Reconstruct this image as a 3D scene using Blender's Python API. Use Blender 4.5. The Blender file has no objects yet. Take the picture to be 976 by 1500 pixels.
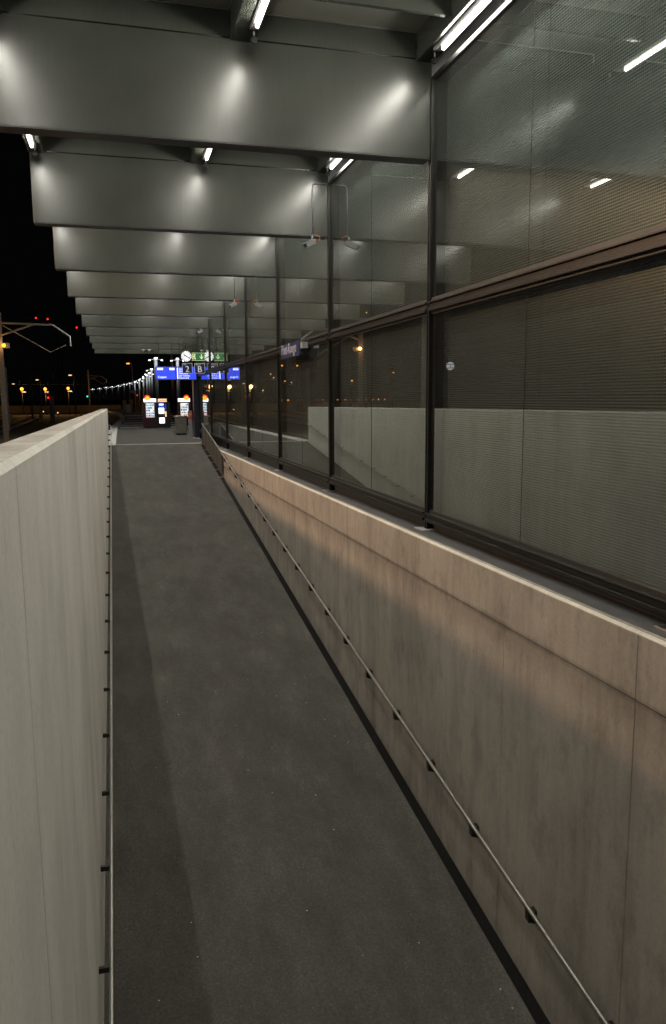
import bpy, bmesh, math, random
from mathutils import Vector, Matrix
random.seed(7)
sc = bpy.context.scene
COL = sc.collection
rad = math.radians

# ------------------------------------------------------------------ camera
CZ = 2.2                                   # camera height above the platform at the ramp head
YAW, PITCH, ROLL, FPX = 0.2673, 0.1456, -0.0068, 1145.19
fw = Vector((math.sin(YAW)*math.cos(PITCH), math.cos(YAW)*math.cos(PITCH), -math.sin(PITCH)))
rt = Vector((math.cos(YAW), -math.sin(YAW), 0)); up = rt.cross(fw)
rt, up = rt*math.cos(ROLL)+up*math.sin(ROLL), -rt*math.sin(ROLL)+up*math.cos(ROLL)
cd = bpy.data.cameras.new('camera'); cam = bpy.data.objects.new('camera', cd); COL.objects.link(cam)
M = Matrix((rt, up, -fw)).transposed().to_4x4(); M.translation = (0, 0, CZ); cam.matrix_world = M
cd.sensor_fit = 'VERTICAL'; cd.sensor_height = 24; cd.lens = FPX/1500*24
cd.clip_start = 0.05; cd.clip_end = 3000
sc.camera = cam
# ------------------------------------------------------------------ world: night sky, no sun
w = bpy.data.worlds.new('World'); sc.world = w; w.use_nodes = True
bg = w.node_tree.nodes['Background']; bg.inputs[0].default_value = (0.55, 0.6, 0.75, 1); bg.inputs[1].default_value = 0.0016
sc.view_settings.view_transform = 'Standard'; sc.view_settings.look = 'None'
sc.view_settings.exposure = 0.0; sc.view_settings.gamma = 1.0
sc.render.engine = 'CYCLES'
cy = sc.cycles
cy.use_denoising = True; cy.max_bounces = 8; cy.diffuse_bounces = 4; cy.glossy_bounces = 4
cy.transparent_max_bounces = 24; cy.transmission_bounces = 6
cy.caustics_reflective = False; cy.caustics_refractive = False
cy.sample_clamp_indirect = 6.0; cy.sample_clamp_direct = 8.0; cy.blur_glossy = 0.5
try: cy.use_light_tree = True
except Exception: pass

TUBE = 148.0            # luminance of the fluorescent tubes
SODIUM = 6500.0        # watts-ish of the big yard flood light

# ------------------------------------------------------------------ materials
def mat(name):
    m = bpy.data.materials.new(name); m.use_nodes = True
    nt = m.node_tree; b = nt.nodes['Principled BSDF']
    return m, nt, b
def N(nt, t, **kw):
    n = nt.nodes.new(t)
    for k, v in kw.items(): setattr(n, k, v)
    return n
def math_n(nt, op, a, b=None, c=None):
    n = N(nt, 'ShaderNodeMath', operation=op)
    for i, v in enumerate((a, b, c)):
        if v is None: continue
        if isinstance(v, (int, float)): n.inputs[i].default_value = v
        else: nt.links.new(v, n.inputs[i])
    return n.outputs[0]
def ramp_n(nt, fac, stops):
    r = N(nt, 'ShaderNodeValToRGB'); e = r.color_ramp.elements
    while len(e) < len(stops): e.new(0.5)
    for i, (p, c) in enumerate(stops):
        e[i].position = p; e[i].color = (c[0], c[1], c[2], 1) if not isinstance(c, (int, float)) else (c, c, c, 1)
    nt.links.new(fac, r.inputs[0]); return r.outputs[0]
def noise_n(nt, vec, scale, detail=4, rough=0.55):
    n = N(nt, 'ShaderNodeTexNoise'); n.inputs['Scale'].default_value = scale
    n.inputs['Detail'].default_value = detail; n.inputs['Roughness'].default_value = rough
    nt.links.new(vec, n.inputs['Vector']); return n.outputs['Fac']
def pos_scaled(nt, s):
    g = N(nt, 'ShaderNodeNewGeometry'); m = N(nt, 'ShaderNodeMapping')
    m.inputs['Scale'].default_value = s; nt.links.new(g.outputs['Position'], m.inputs['Vector']); return m.outputs[0]
def mixc(nt, typ, fac, a, b):
    n = N(nt, 'ShaderNodeMix', data_type='RGBA', blend_type=typ)
    for sock, v in ((n.inputs[0], fac), (n.inputs[6], a), (n.inputs[7], b)):
        if isinstance(v, (int, float)): sock.default_value = v
        elif isinstance(v, tuple): sock.default_value = (*v, 1)
        else: nt.links.new(v, sock)
    return n.outputs[2]
def bump(nt, b, h, strength, dist=0.01):
    n = N(nt, 'ShaderNodeBump'); n.inputs['Strength'].default_value = strength; n.inputs['Distance'].default_value = dist
    nt.links.new(h, n.inputs['Height']); nt.links.new(n.outputs[0], b.inputs['Normal'])

def plain(name, col, rough=0.5, metal=0.0, var=0.12, scale=6.0):
    m, nt, b = mat(name)
    n = noise_n(nt, pos_scaled(nt, (1, 1, 1)), scale)
    lo = tuple(c*(1-var) for c in col); hi = tuple(min(1, c*(1+var)) for c in col)
    nt.links.new(ramp_n(nt, n, [(0.3, lo), (0.7, hi)]), b.inputs['Base Color'])
    b.inputs['Roughness'].default_value = rough; b.inputs['Metallic'].default_value = metal
    return m
def emit(name, col, s):
    m, nt, b = mat(name)
    b.inputs['Base Color'].default_value = (*[c*0.5 for c in col], 1)
    b.inputs['Emission Color'].default_value = (*col, 1); b.inputs['Emission Strength'].default_value = s
    b.inputs['Roughness'].default_value = 0.4
    return m
def concrete(name, base, warm, streak=0.5, joint=None):
    m, nt, b = mat(name)
    p1 = pos_scaled(nt, (1, 1, 1))
    big = noise_n(nt, p1, 0.7, 5, 0.6); fine = noise_n(nt, p1, 30, 4, 0.7)
    st = noise_n(nt, pos_scaled(nt, (2.6, 2.6, 0.42)), 1.0, 7, 0.62)
    st2 = noise_n(nt, pos_scaled(nt, (13, 13, 1.3)), 1.0, 4, 0.6)
    c = ramp_n(nt, big, [(0.25, tuple(v*0.82 for v in base)), (0.5, base), (0.78, warm)])
    c = mixc(nt, 'MULTIPLY', streak, c, ramp_n(nt, st, [(0.28, 0.66), (0.5, 0.95), (0.75, 1.10)]))
    c = mixc(nt, 'MULTIPLY', streak*0.55, c, ramp_n(nt, st2, [(0.3, 0.84), (0.6, 1.04)]))
    c = mixc(nt, 'MULTIPLY', 0.8, c, ramp_n(nt, fine, [(0.25, 0.84), (0.6, 1.05)]))
    band = noise_n(nt, pos_scaled(nt, (1.1, 1.1, 0.05)), 1.0, 4, 0.6)
    c = mixc(nt, 'MULTIPLY', 0.7, c, ramp_n(nt, band, [(0.3, 0.80), (0.55, 1.0), (0.7, 1.06)]))
    blot = noise_n(nt, pos_scaled(nt, (1.6, 1.6, 0.9)), 1.7, 6, 0.7)
    c = mixc(nt, 'MULTIPLY', streak, c, ramp_n(nt, blot, [(0.34, 0.70), (0.50, 1.0), (0.66, 1.0), (0.72, 1.12)]))
    gn = N(nt, 'ShaderNodeNewGeometry'); sn = N(nt, 'ShaderNodeSeparateXYZ'); nt.links.new(gn.outputs['True Normal'], sn.inputs[0])
    top_dimming = ramp_n(nt, noise_n(nt, p1, 3.0, 6, 0.7), [(0.3, 0.34), (0.7, 0.62)])
    c = mixc(nt, 'MULTIPLY', math_n(nt, 'GREATER_THAN', sn.outputs['Z'], 0.9), c, top_dimming)   # mottled tops, coloured darker to tone down the lamp light there
    if joint:                                    # dirt washed out of the pour joint, running down the wall
        g = N(nt, 'ShaderNodeNewGeometry'); s = N(nt, 'ShaderNodeSeparateXYZ'); nt.links.new(g.outputs['Position'], s.inputs[0])
        jz = math_n(nt, 'MULTIPLY_ADD', s.outputs['Y'], joint[1], joint[0])
        d = math_n(nt, 'SUBTRACT', jz, s.outputs['Z'])
        wob = noise_n(nt, pos_scaled(nt, (1.3, 1.3, 0.0)), 1.6, 5, 0.7)
        d2 = math_n(nt, 'MULTIPLY_ADD', wob, -0.5, math_n(nt, 'ADD', d, 0.20))
        k = ramp_n(nt, d2, [(0.0, 0.52), (0.02, 0.52), (0.30, 1.0)])
        ab = math_n(nt, 'ABSOLUTE', d)
        ln = ramp_n(nt, math_n(nt, 'MULTIPLY_ADD', wob, 0.12, ab), [(0.055, 0.42), (0.115, 1.0)])
        side = math_n(nt, 'GREATER_THAN', d, -0.01)
        c = mixc(nt, 'MULTIPLY', math_n(nt, 'MULTIPLY', side, 0.5), c, k)
        c = mixc(nt, 'MULTIPLY', 0.8, c, ln)
    nt.links.new(c, b.inputs['Base Color'])
    b.inputs['Roughness'].default_value = 0.82; b.inputs['Specular IOR Level'].default_value = 0.3
    h = math_n(nt, 'ADD', math_n(nt, 'MULTIPLY', fine, 0.3), math_n(nt, 'ADD', st2, blot))
    bump(nt, b, h, 0.25, 0.008)
    return m
def asphalt(name, base, spark=True):
    m, nt, b = mat(name)
    p1 = pos_scaled(nt, (1, 1, 1))
    big = noise_n(nt, p1, 0.5, 5, 0.65); fine = noise_n(nt, p1, 90, 3, 0.7)
    sm = noise_n(nt, pos_scaled(nt, (2.2, 0.7, 1)), 1.0, 6, 0.7)
    c = ramp_n(nt, big, [(0.25, tuple(v*0.8 for v in base)), (0.75, tuple(v*1.2 for v in base))])
    c = mixc(nt, 'MULTIPLY', 1.0, c, ramp_n(nt, fine, [(0.25, 0.7), (0.75, 1.3)]))
    c = mixc(nt, 'MULTIPLY', 1.0, c, ramp_n(nt, sm, [(0.3, 0.78), (0.58, 1.02), (0.75, 1.4)]))
    gr_ = noise_n(nt, p1, 34, 2, 0.6); patch = noise_n(nt, pos_scaled(nt, (1.0, 0.35, 1)), 1.3, 8, 0.75)
    c = mixc(nt, 'MULTIPLY', 1.0, c, ramp_n(nt, gr_, [(0.3, 0.80), (0.7, 1.22)]))
    c = mixc(nt, 'MULTIPLY', 0.9, c, ramp_n(nt, patch, [(0.32, 0.80), (0.46, 1.0), (0.60, 1.0), (0.72, 1.25)]))
    if spark:
        vs_ = N(nt, 'ShaderNodeTexVoronoi'); vs_.inputs['Scale'].default_value = 1.15; nt.links.new(p1, vs_.inputs['Vector'])
        spot = math_n(nt, 'LESS_THAN', math_n(nt, 'MULTIPLY_ADD', gr_, 0.03, vs_.outputs['Distance']), 0.052)
        c = mixc(nt, 'MULTIPLY', math_n(nt, 'MULTIPLY', spot, 0.6), c, (0.45, 0.45, 0.45))
        for sc_, r_, col_ in ((13.0, 0.075, (0.20, 0.195, 0.18)), (4.5, 0.038, (0.6, 0.59, 0.55))):
            v = N(nt, 'ShaderNodeTexVoronoi'); v.inputs['Scale'].default_value = sc_; nt.links.new(p1, v.inputs['Vector'])
            hit = math_n(nt, 'LESS_THAN', v.outputs['Distance'], r_)
            s = N(nt, 'ShaderNodeSeparateColor'); nt.links.new(v.outputs['Color'], s.inputs[0])
            hit = math_n(nt, 'MULTIPLY', hit, math_n(nt, 'GREATER_THAN', s.outputs[0], 0.55))
            c = mixc(nt, 'MIX', math_n(nt, 'MULTIPLY', hit, 0.7), c, col_)
    nt.links.new(c, b.inputs['Base Color'])
    b.inputs['Roughness'].default_value = 0.9; b.inputs['Specular IOR Level'].default_value = 0.12
    bump(nt, b, fine, 0.35, 0.004)
    return m
def beam_paint():
    m, nt, b = mat('grey_beam_paint')
    n = noise_n(nt, pos_scaled(nt, (0.8, 0.8, 0.8)), 1.0, 4)
    st = noise_n(nt, pos_scaled(nt, (60, 60, 1.2)), 1.0, 3)
    c = ramp_n(nt, n, [(0.3, (0.027, 0.0292, 0.0245)), (0.7, (0.037, 0.0397, 0.0335))])
    c = mixc(nt, 'MULTIPLY', 0.5, c, ramp_n(nt, st, [(0.3, 0.85), (0.7, 1.1)]))
    nt.links.new(c, b.inputs['Base Color'])
    b.inputs['Metallic'].default_value = 0.0; b.inputs['Specular IOR Level'].default_value = 0.4
    b.inputs['Roughness'].default_value = 0.27
    bump(nt, b, math_n(nt, 'ADD', math_n(nt, 'MULTIPLY', st, 0.15), n), 0.05, 0.02)
    return m
def perforated():
    m, nt, b = mat('perforated_ceiling_sheet')
    v = N(nt, 'ShaderNodeTexVoronoi'); v.inputs['Scale'].default_value = 45; v.inputs['Randomness'].default_value = 0.0
    nt.links.new(pos_scaled(nt, (1, 1, 0.0)), v.inputs['Vector'])
    c = ramp_n(nt, v.outputs['Distance'], [(0.3, (0.05, 0.05, 0.045)), (0.4, (0.24, 0.235, 0.20))])
    nt.links.new(c, b.inputs['Base Color']); b.inputs['Roughness'].default_value = 0.5
    return m
def glass():
    m = bpy.data.materials.new('clear_glass'); m.use_nodes = True; nt = m.node_tree; nt.nodes.clear()
    o = N(nt, 'ShaderNodeOutputMaterial'); t = N(nt, 'ShaderNodeBsdfTransparent'); t.inputs[0].default_value = (0.80, 0.84, 0.81, 1)
    g = N(nt, 'ShaderNodeBsdfGlossy'); g.inputs['Roughness'].default_value = 0.012; g.inputs[0].default_value = (0.96, 1.0, 0.975, 1)
    ge = N(nt, 'ShaderNodeNewGeometry'); dp = N(nt, 'ShaderNodeVectorMath', operation='DOT_PRODUCT')
    nt.links.new(ge.outputs['Incoming'], dp.inputs[0]); nt.links.new(ge.outputs['Normal'], dp.inputs[1])
    c1 = math_n(nt, 'SUBTRACT', 1.0, math_n(nt, 'ABSOLUTE', dp.outputs['Value']))
    F = math_n(nt, 'MULTIPLY_ADD', math_n(nt, 'POWER', c1, 5.0), 0.89, 0.11)      # Schlick, same from both sides
    k = math_n(nt, 'DIVIDE', math_n(nt, 'MULTIPLY', F, 2.0), math_n(nt, 'ADD', F, 1.0))
    # faint vertical rippling of the sheet and a film of dust
    bn = N(nt, 'ShaderNodeBump'); bn.inputs['Strength'].default_value = 0.004; bn.inputs['Distance'].default_value = 0.02
    nt.links.new(noise_n(nt, pos_scaled(nt, (0.6, 0.6, 0.6)), 1.0, 2), bn.inputs['Height']); nt.links.new(bn.outputs[0], g.inputs['Normal'])
    mx = N(nt, 'ShaderNodeMixShader'); nt.links.new(k, mx.inputs[0]); nt.links.new(t.outputs[0], mx.inputs[1]); nt.links.new(g.outputs[0], mx.inputs[2])
    d = N(nt, 'ShaderNodeBsdfDiffuse'); d.inputs[0].default_value = (0.5, 0.5, 0.47, 1)
    dust = ramp_n(nt, noise_n(nt, pos_scaled(nt, (1.4, 1.4, 0.5)), 1.3, 6, 0.7), [(0.35, 0.008), (0.7, 0.03)])
    m2 = N(nt, 'ShaderNodeMixShader'); nt.links.new(dust, m2.inputs[0]); nt.links.new(mx.outputs[0], m2.inputs[1]); nt.links.new(d.outputs[0], m2.inputs[2])
    nt.links.new(m2.outputs[0], o.inputs[0])
    return m
def screen_mesh():
    m = bpy.data.materials.new('woven_metal_screen'); m.use_nodes = True; nt = m.node_tree; b = nt.nodes['Principled BSDF']; o = nt.nodes['Material Output']
    g = N(nt, 'ShaderNodeNewGeometry'); s = N(nt, 'ShaderNodeSeparateXYZ'); nt.links.new(g.outputs['Position'], s.inputs[0])
    P = 0.030
    cyv = math_n(nt, 'COSINE', math_n(nt, 'MULTIPLY', s.outputs['Y'], 2*math.pi/P))
    czv = math_n(nt, 'COSINE', math_n(nt, 'MULTIPLY', s.outputs['Z'], 2*math.pi/P))
    v = math_n(nt, 'ADD', math_n(nt, 'MULTIPLY', cyv, 0.65), czv)
    mr = N(nt, 'ShaderNodeMapRange', interpolation_type='SMOOTHSTEP'); mr.inputs[1].default_value = -1.1; mr.inputs[2].default_value = 1.0
    mr.inputs[3].default_value = 0.27; mr.inputs[4].default_value = 0.85
    nt.links.new(v, mr.inputs[0])
    b.inputs['Base Color'].default_value = (0.165, 0.180, 0.175, 1); b.inputs['Metallic'].default_value = 0.42; b.inputs['Roughness'].default_value = 0.36
    t = N(nt, 'ShaderNodeBsdfTransparent'); mx = N(nt, 'ShaderNodeMixShader')
    nt.links.new(mr.outputs[0], mx.inputs[0]); nt.links.new(t.outputs[0], mx.inputs[1]); nt.links.new(b.outputs[0], mx.inputs[2])
    nt.links.new(mx.outputs[0], o.inputs[0])
    return m

MT = {}
MT['left_conc'] = concrete('pale_parapet_concrete', (0.665, 0.64, 0.585), (0.725, 0.695, 0.635), 0.24)
MT['right_conc'] = concrete('stained_ramp_wall_concrete', (0.375, 0.332, 0.291), (0.43, 0.38, 0.328), 0.8, joint=(CZ-1.88-0.59, -0.0077))
MT['cope'] = concrete('pale_coping_concrete', (0.55, 0.52, 0.45), (0.62, 0.58, 0.50), 0.4)
MT['asphalt'] = asphalt('ramp_asphalt', (0.0655, 0.0615, 0.0550))
MT['platform'] = asphalt('platform_asphalt', (0.062, 0.060, 0.056), False)
MT['gutter'] = asphalt('dark_gutter_bitumen', (0.010, 0.0095, 0.009), False)
MT['ballast'] = asphalt('track_ballast', (0.09, 0.075, 0.058), False)
MT['beam'] = beam_paint()
MT['ceiling'] = perforated()
MT['glass'] = glass(); MT['screen'] = screen_mesh()
MT['frame'] = plain('dark_bronze_frame', (0.0105, 0.0103, 0.0095), 0.42, 0.0)
MT['frame'].node_tree.nodes['Principled BSDF'].inputs['Specular IOR Level'].default_value = 0.18
MT['gasket'] = plain('black_gasket', (0.012, 0.012, 0.012), 0.5)
MT['steel'] = plain('brushed_stainless_steel', (0.62, 0.60, 0.56), 0.28, 1.0)
MT['galv'] = plain('galvanised_steel', (0.36, 0.36, 0.37), 0.5, 0.5)
MT['darkmetal'] = plain('dark_bracket_steel', (0.035, 0.034, 0.032), 0.5, 0.5)
MT['panelmetal'] = plain('guard_infill_sheet', (0.085, 0.078, 0.068), 0.5, 0.3)
MT['flash'] = plain('grey_zinc_flashing', (0.038, 0.038, 0.040), 0.6, 0.0)
MT['white'] = plain('white_paint', (0.75, 0.74, 0.70), 0.6)
MT['slab_and_lamplight'] = plain('pale_concrete_and_lamplight', (0.42, 0.41, 0.39), 0.8)
MT['navy'] = plain('navy_column_paint', (0.010, 0.013, 0.028), 0.4)
MT['signblue'] = plain('sign_blue_enamel', (0.008, 0.016, 0.062), 0.4)
MT['orange'] = plain('red_orange_plastic', (0.65, 0.10, 0.03), 0.4)
MT['copper'] = plain('orange_cable_sleeve', (0.60, 0.22, 0.10), 0.5)
MT['maroon'] = plain('maroon_cabinet_paint', (0.045, 0.006, 0.012), 0.4)
MT['black'] = plain('black_plastic', (0.010, 0.010, 0.012), 0.4)
MT['rail'] = plain('worn_rail_steel', (0.30, 0.25, 0.20), 0.3, 0.9)
MT['sleeper'] = plain('dark_timber_sleeper', (0.05, 0.04, 0.03), 0.9)
MT['rust'] = plain('brown_mast_steel', (0.16, 0.12, 0.09), 0.6, 0.3)
MT['lilac'] = plain('pale_signal_cabinet', (0.34, 0.34, 0.42), 0.6)
MT['yellow'] = plain('yellow_post_paint', (0.75, 0.48, 0.05), 0.6)
MT['farwall'] = concrete('far_boundary_concrete', (0.32, 0.26, 0.18), (0.36, 0.30, 0.2), 0.4)
MT['brownpanel'] = plain('brown_fence_board', (0.25, 0.15, 0.07), 0.7)
MT['tube'] = emit('fluorescent_tube_glow', (1.0, 0.97, 0.86), TUBE)
MT['sodium'] = emit('sodium_lamp_glow', (1.0, 0.36, 0.03), 2.4)
MT['sodium2'] = emit('pale_sodium_lamp_glow', (1.0, 0.60, 0.22), 1.6)
MT['lampwhite'] = emit('white_lamp_glow', (0.93, 0.97, 1.0), 5.0)
MT['red'] = emit('red_signal_glow', (1.0, 0.03, 0.025), 1.6)
MT['green'] = emit('green_signal_glow', (0.1, 1.0, 0.75), 2.0)
MT['tail'] = emit('amber_dot_glow', (1.0, 0.3, 0.04), 3.0)
MT['clockface'] = emit('lit_clock_face', (0.98, 0.99, 1.0), 0.8)
MT['screenblue'] = emit('blue_display_screen', (0.035, 0.07, 0.86), 1.0)
MT['screentext'] = emit('white_display_text', (0.9, 0.92, 1.0), 1.6)
MT['signwhite'] = emit('lit_sign_lettering', (0.80, 0.83, 0.86), 0.42)
MT['exitgreen'] = emit('green_exit_panel', (0.01, 0.13, 0.05), 0.8)
MT['exitglyph'] = emit('pale_exit_symbol', (0.85, 0.85, 0.45), 0.8)
MT['vendwhite'] = emit('lit_vending_panel', (0.93, 0.97, 1.0), 2.2)
MT['vendcool'] = emit('lit_product_shelf', (0.75, 0.9, 1.0), 1.1)
MT['vendbeige'] = emit('lit_beige_header', (1.0, 0.62, 0.32), 1.1)
MT['vendblue'] = emit('lit_blue_panel', (0.02, 0.12, 0.85), 0.8)
MT['vendred'] = emit('lit_red_disc', (1.0, 0.03, 0.03), 1.0)
MT['vendgold'] = emit('lit_yellow_orange_disc', (1.0, 0.42, 0.02), 1.6)

# ------------------------------------------------------------------ geometry helpers
def add_box(bm, x0, x1, y0, y1, z0, z1, bev=0.0):
    vs = [bm.verts.new((x, y, z)) for x in (x0, x1) for y in (y0, y1) for z in (z0, z1)]
    fs = [(0, 1, 3, 2), (4, 6, 7, 5), (0, 4, 5, 1), (2, 3, 7, 6), (0, 2, 6, 4), (1, 5, 7, 3)]
    faces = [bm.faces.new([vs[i] for i in f]) for f in fs]
    if bev > 0:
        es = list({e for f in faces for e in f.edges})
        bmesh.ops.bevel(bm, geom=es, offset=bev, segments=1, affect='EDGES')
def add_hexa(bm, p):                       # 8 points: bottom ring then top ring
    vs = [bm.verts.new(q) for q in p]
    for f in ((3, 2, 1, 0), (4, 5, 6, 7), (0, 1, 5, 4), (1, 2, 6, 5), (2, 3, 7, 6), (3, 0, 4, 7)):
        bm.faces.new([vs[i] for i in f])
def add_tube(bm, pts, r, n=8, r1=None):
    pts = [Vector(p) for p in pts]; rings = []
    r1 = r if r1 is None else r1
    for i, p in enumerate(pts):
        d = (pts[min(i+1, len(pts)-1)] - pts[max(i-1, 0)]).normalized()
        a = d.cross(Vector((0, 0, 1)))
        if a.length < 1e-3: a = d.cross(Vector((1, 0, 0)))
        a.normalize(); b = d.cross(a)
        rr = r + (r1-r)*i/max(1, len(pts)-1)
        rings.append([bm.verts.new(p + rr*(math.cos(2*math.pi*k/n)*a + math.sin(2*math.pi*k/n)*b)) for k in range(n)])
    for i in range(len(rings)-1):
        for k in range(n):
            bm.faces.new((rings[i][k], rings[i][(k+1) % n], rings[i+1][(k+1) % n], rings[i+1][k]))
    bm.faces.new(rings[0][::-1]); bm.faces.new(rings[-1])
def add_disc(bm, c, r, th, axis='Y', n=24):
    c = Vector(c); d = Vector({'X': (1, 0, 0), 'Y': (0, 1, 0), 'Z': (0, 0, 1)}[axis])
    add_tube(bm, [c-d*th/2, c+d*th/2], r, n)
def add_ball(bm, c, r, seg=12):
    bmesh.ops.create_uvsphere(bm, u_segments=seg, v_segments=max(6, seg//2), radius=r, matrix=Matrix.Translation(Vector(c)))
def obj(name, bm, m, parent=None, smooth=False):
    bmesh.ops.recalc_face_normals(bm, faces=bm.faces[:])
    me = bpy.data.meshes.new(name); bm.to_mesh(me); bm.free(); me.materials.append(MT[m] if isinstance(m, str) else m)
    if smooth:
        for p in me.polygons: p.use_smooth = True
    o = bpy.data.objects.new(name, me); COL.objects.link(o)
    if parent is not None:
        o.parent = parent; o.matrix_parent_inverse = Matrix.Translation(parent.location).inverted()
    return o
def B(name, m, parent, *boxes, bev=0.0):
    bm = bmesh.new()
    for b in boxes: add_box(bm, *b, bev=bev)
    return obj(name, bm, m, parent)
def T(name, m, parent, *paths, r=0.02, n=8):
    bm = bmesh.new()
    for p in paths: add_tube(bm, p, r, n)
    return obj(name, bm, m, parent, smooth=n > 6)
def thing(name, label, cat, loc=(0, 0, 0), group=None):
    o = bpy.data.objects.new(name, None); COL.objects.link(o); o.location = loc; o.empty_display_size = 0.1
    return tag(o, label, cat, group)
def tag(o, label, cat, group=None):
    o['label'] = label; o['category'] = cat
    if group: o['group'] = group
    return o
def struct(o): o['kind'] = 'structure'; return o
def text(name, body, m, parent, loc, size, rot=(90, 0, 0), ext=0.004, align='LEFT'):
    cu = bpy.data.curves.new('txt', 'FONT'); cu.body = body; cu.size = size; cu.extrude = ext; cu.align_x = align; cu.resolution_u = 3
    t = bpy.data.objects.new('txt', cu); COL.objects.link(t)
    me = bpy.data.meshes.new_from_object(t.evaluated_get(bpy.context.evaluated_depsgraph_get()))
    bpy.data.objects.remove(t); bpy.data.curves.remove(cu)
    me.transform(Matrix.Translation(Vector(loc)) @ Matrix.Rotation(rad(rot[2]), 4, 'Z') @ Matrix.Rotation(rad(rot[0]), 4, 'X'))
    me.materials.clear(); me.materials.append(MT[m])
    o = bpy.data.objects.new(name, me); COL.objects.link(o); o.parent = parent
    o.matrix_parent_inverse = Matrix.Translation(parent.location).inverted()
    return o
ORD = ['first', 'second', 'third', 'fourth', 'fifth', 'sixth', 'seventh', 'eighth', 'ninth', 'tenth', 'eleventh', 'twelfth', 'thirteenth', 'fourteenth']

# ------------------------------------------------------------------ key dimensions (measured)
BAY = 5.5; Y1 = 10.735; XG = 4.42; XL = -1.34; XW = 4.05; XI = -0.40; XO = -0.67
BB, BT = CZ+3.29, CZ+4.557                 # underside and top of the canopy beams
YT = 38.6                                  # head of the ramp
def zramp(y): return -0.13*(YT-y)
def zwall(y): return CZ-1.88-0.0077*y      # top of the right ramp wall (falls gently away)
def zpar(y): return CZ-0.215-0.0062*y      # top of the left parapet

# ------------------------------------------------------------------ ground, platform, ramp
def poly(name, m, rings, parent=None):
    bm = bmesh.new()
    for r in rings: bm.faces.new([bm.verts.new(p) for p in r])
    return obj(name, bm, m, parent)
GZ = -0.6
H0 = (-0.55, 4.25, -6.0, YT)               # the pit of the ramp
gr = poly('ground', 'ballast', [
    [(-900, -200, GZ), (H0[0], -200, GZ), (H0[0], 1500, GZ), (-900, 1500, GZ)],
    [(H0[1], -200, GZ), (900, -200, GZ), (900, 1500, GZ), (H0[1], 1500, GZ)],
    [(H0[0], H0[3]+0.05, GZ), (H0[1], H0[3]+0.05, GZ), (H0[1], 1500, GZ), (H0[0], 1500, GZ)],
    [(H0[0], -200, GZ), (H0[1], -200, GZ), (H0[1], H0[2], GZ), (H0[0], H0[2], GZ)]])
struct(gr)
# platform beyond the ramp head: its left edge bends away with the track
edge = [(-0.66, YT), (-0.60, 50), (-0.52, 62), (-0.15, 74), (0.22, 86), (0.40, 96), (0.42, 106), (0.15, 118), (-0.6, 135), (-2.2, 155), (-4.6, 180), (-8.5, 210), (-14, 245), (-22, 285), (-34, 330)]
bm = bmesh.new()
redge = [(max(8.5, x+9.0), y) for x, y in edge]
lt = [bm.verts.new((x, y, 0)) for x, y in edge]; rtv = [bm.verts.new((x, y, 0)) for x, y in redge]
lb = [bm.verts.new((x, y, GZ)) for x, y in edge]; rb = [bm.verts.new((x, y, GZ)) for x, y in redge]
for i in range(len(edge)-1):
    bm.faces.new((lt[i], rtv[i], rtv[i+1], lt[i+1])); bm.faces.new((lb[i], lt[i], lt[i+1], lb[i+1])); bm.faces.new((rtv[i], rb[i], rb[i+1], rtv[i+1]))
plat = struct(obj('platform', bm, 'platform'))
bm = bmesh.new()                           # pale coping stones along the platform edge
for i in range(len(edge)-1):
    (x0, y0), (x1, y1) = edge[i], edge[i+1]
    add_hexa(bm, [(x0-0.02, y0+0.03, -0.16), (x0+0.55, y0+0.03, -0.16), (x1+0.55, y1, -0.16), (x1-0.02, y1, -0.16), (x0-0.02, y0+0.03, 0.02), (x0+0.55, y0+0.03, 0.02), (x1+0.55, y1, 0.02), (x1-0.02, y1, 0.02)])
o = obj('platform_edge', bm, 'slab_and_lamplight', plat)
for yb, wd in ((62.2, 1.6), (67.2, 2.2), (73.2, 2.6), (80.5, 3.6), (90, 5.0), (103, 7)):  # bands of lamp light across the platform, put into the paving colour
    B('lamplight_band', 'slab_and_lamplight', plat, (-0.1+(0.3 if yb > 70 else 0)+(0.5 if yb > 85 else 0)+0.35, 7.5, yb, yb+wd, -0.05, 0.005))
poly('platform_strip', 'platform', [[(XW+0.22, -6, zwall(-6)-0.012), (8.5, -6, zwall(-6)-0.012), (8.5, YT, -0.02), (XW+0.22, YT, -0.02)]], plat)
# ramp
YB = -4.0
bm = bmesh.new(); n = 40
for i in range(n):
    ya = YB+(YT-YB)*i/n; yb = YB+(YT-YB)*(i+1)/n
    bm.faces.new([bm.verts.new(p) for p in ((-0.42, ya, zramp(ya)), (XW-0.17, ya, zramp(ya)), (XW-0.17, yb, zramp(yb)), (-0.42, yb, zramp(yb)))])
bmesh.ops.remove_doubles(bm, verts=bm.verts[:], dist=0.001)
ramp = struct(obj('ramp', bm, 'asphalt'))
poly('gutter', 'gutter', [[(XW-0.17, YB, zramp(YB)-0.05), (XW+0.02, YB, zramp(YB)-0.05), (XW+0.02, YT, zramp(YT)-0.05), (XW-0.17, YT, zramp(YT)-0.05)],
      [(XW-0.17, YB, zramp(YB)), (XW-0.17, YT, zramp(YT)), (XW-0.17, YT, zramp(YT)-0.05), (XW-0.17, YB, zramp(YB)-0.05)]], ramp)
poly('ramp_landing', 'asphalt', [[(-0.42, -6, zramp(YB)-0.01), (XW+0.02, -6, zramp(YB)-0.01), (XW+0.02, YB, zramp(YB)-0.01), (-0.42, YB, zramp(YB)-0.01)]], ramp)
# tactile dotted line at the head of the ramp
bm = bmesh.new()
x = -0.24
while x < 4.0:
    add_box(bm, x, x+0.06, 39.12, 39.34, 0.0, 0.012); x += 0.10
tag(obj('tactile_line', bm, 'white'), 'dotted white tactile line across the head of the ramp', 'tactile line')

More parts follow.
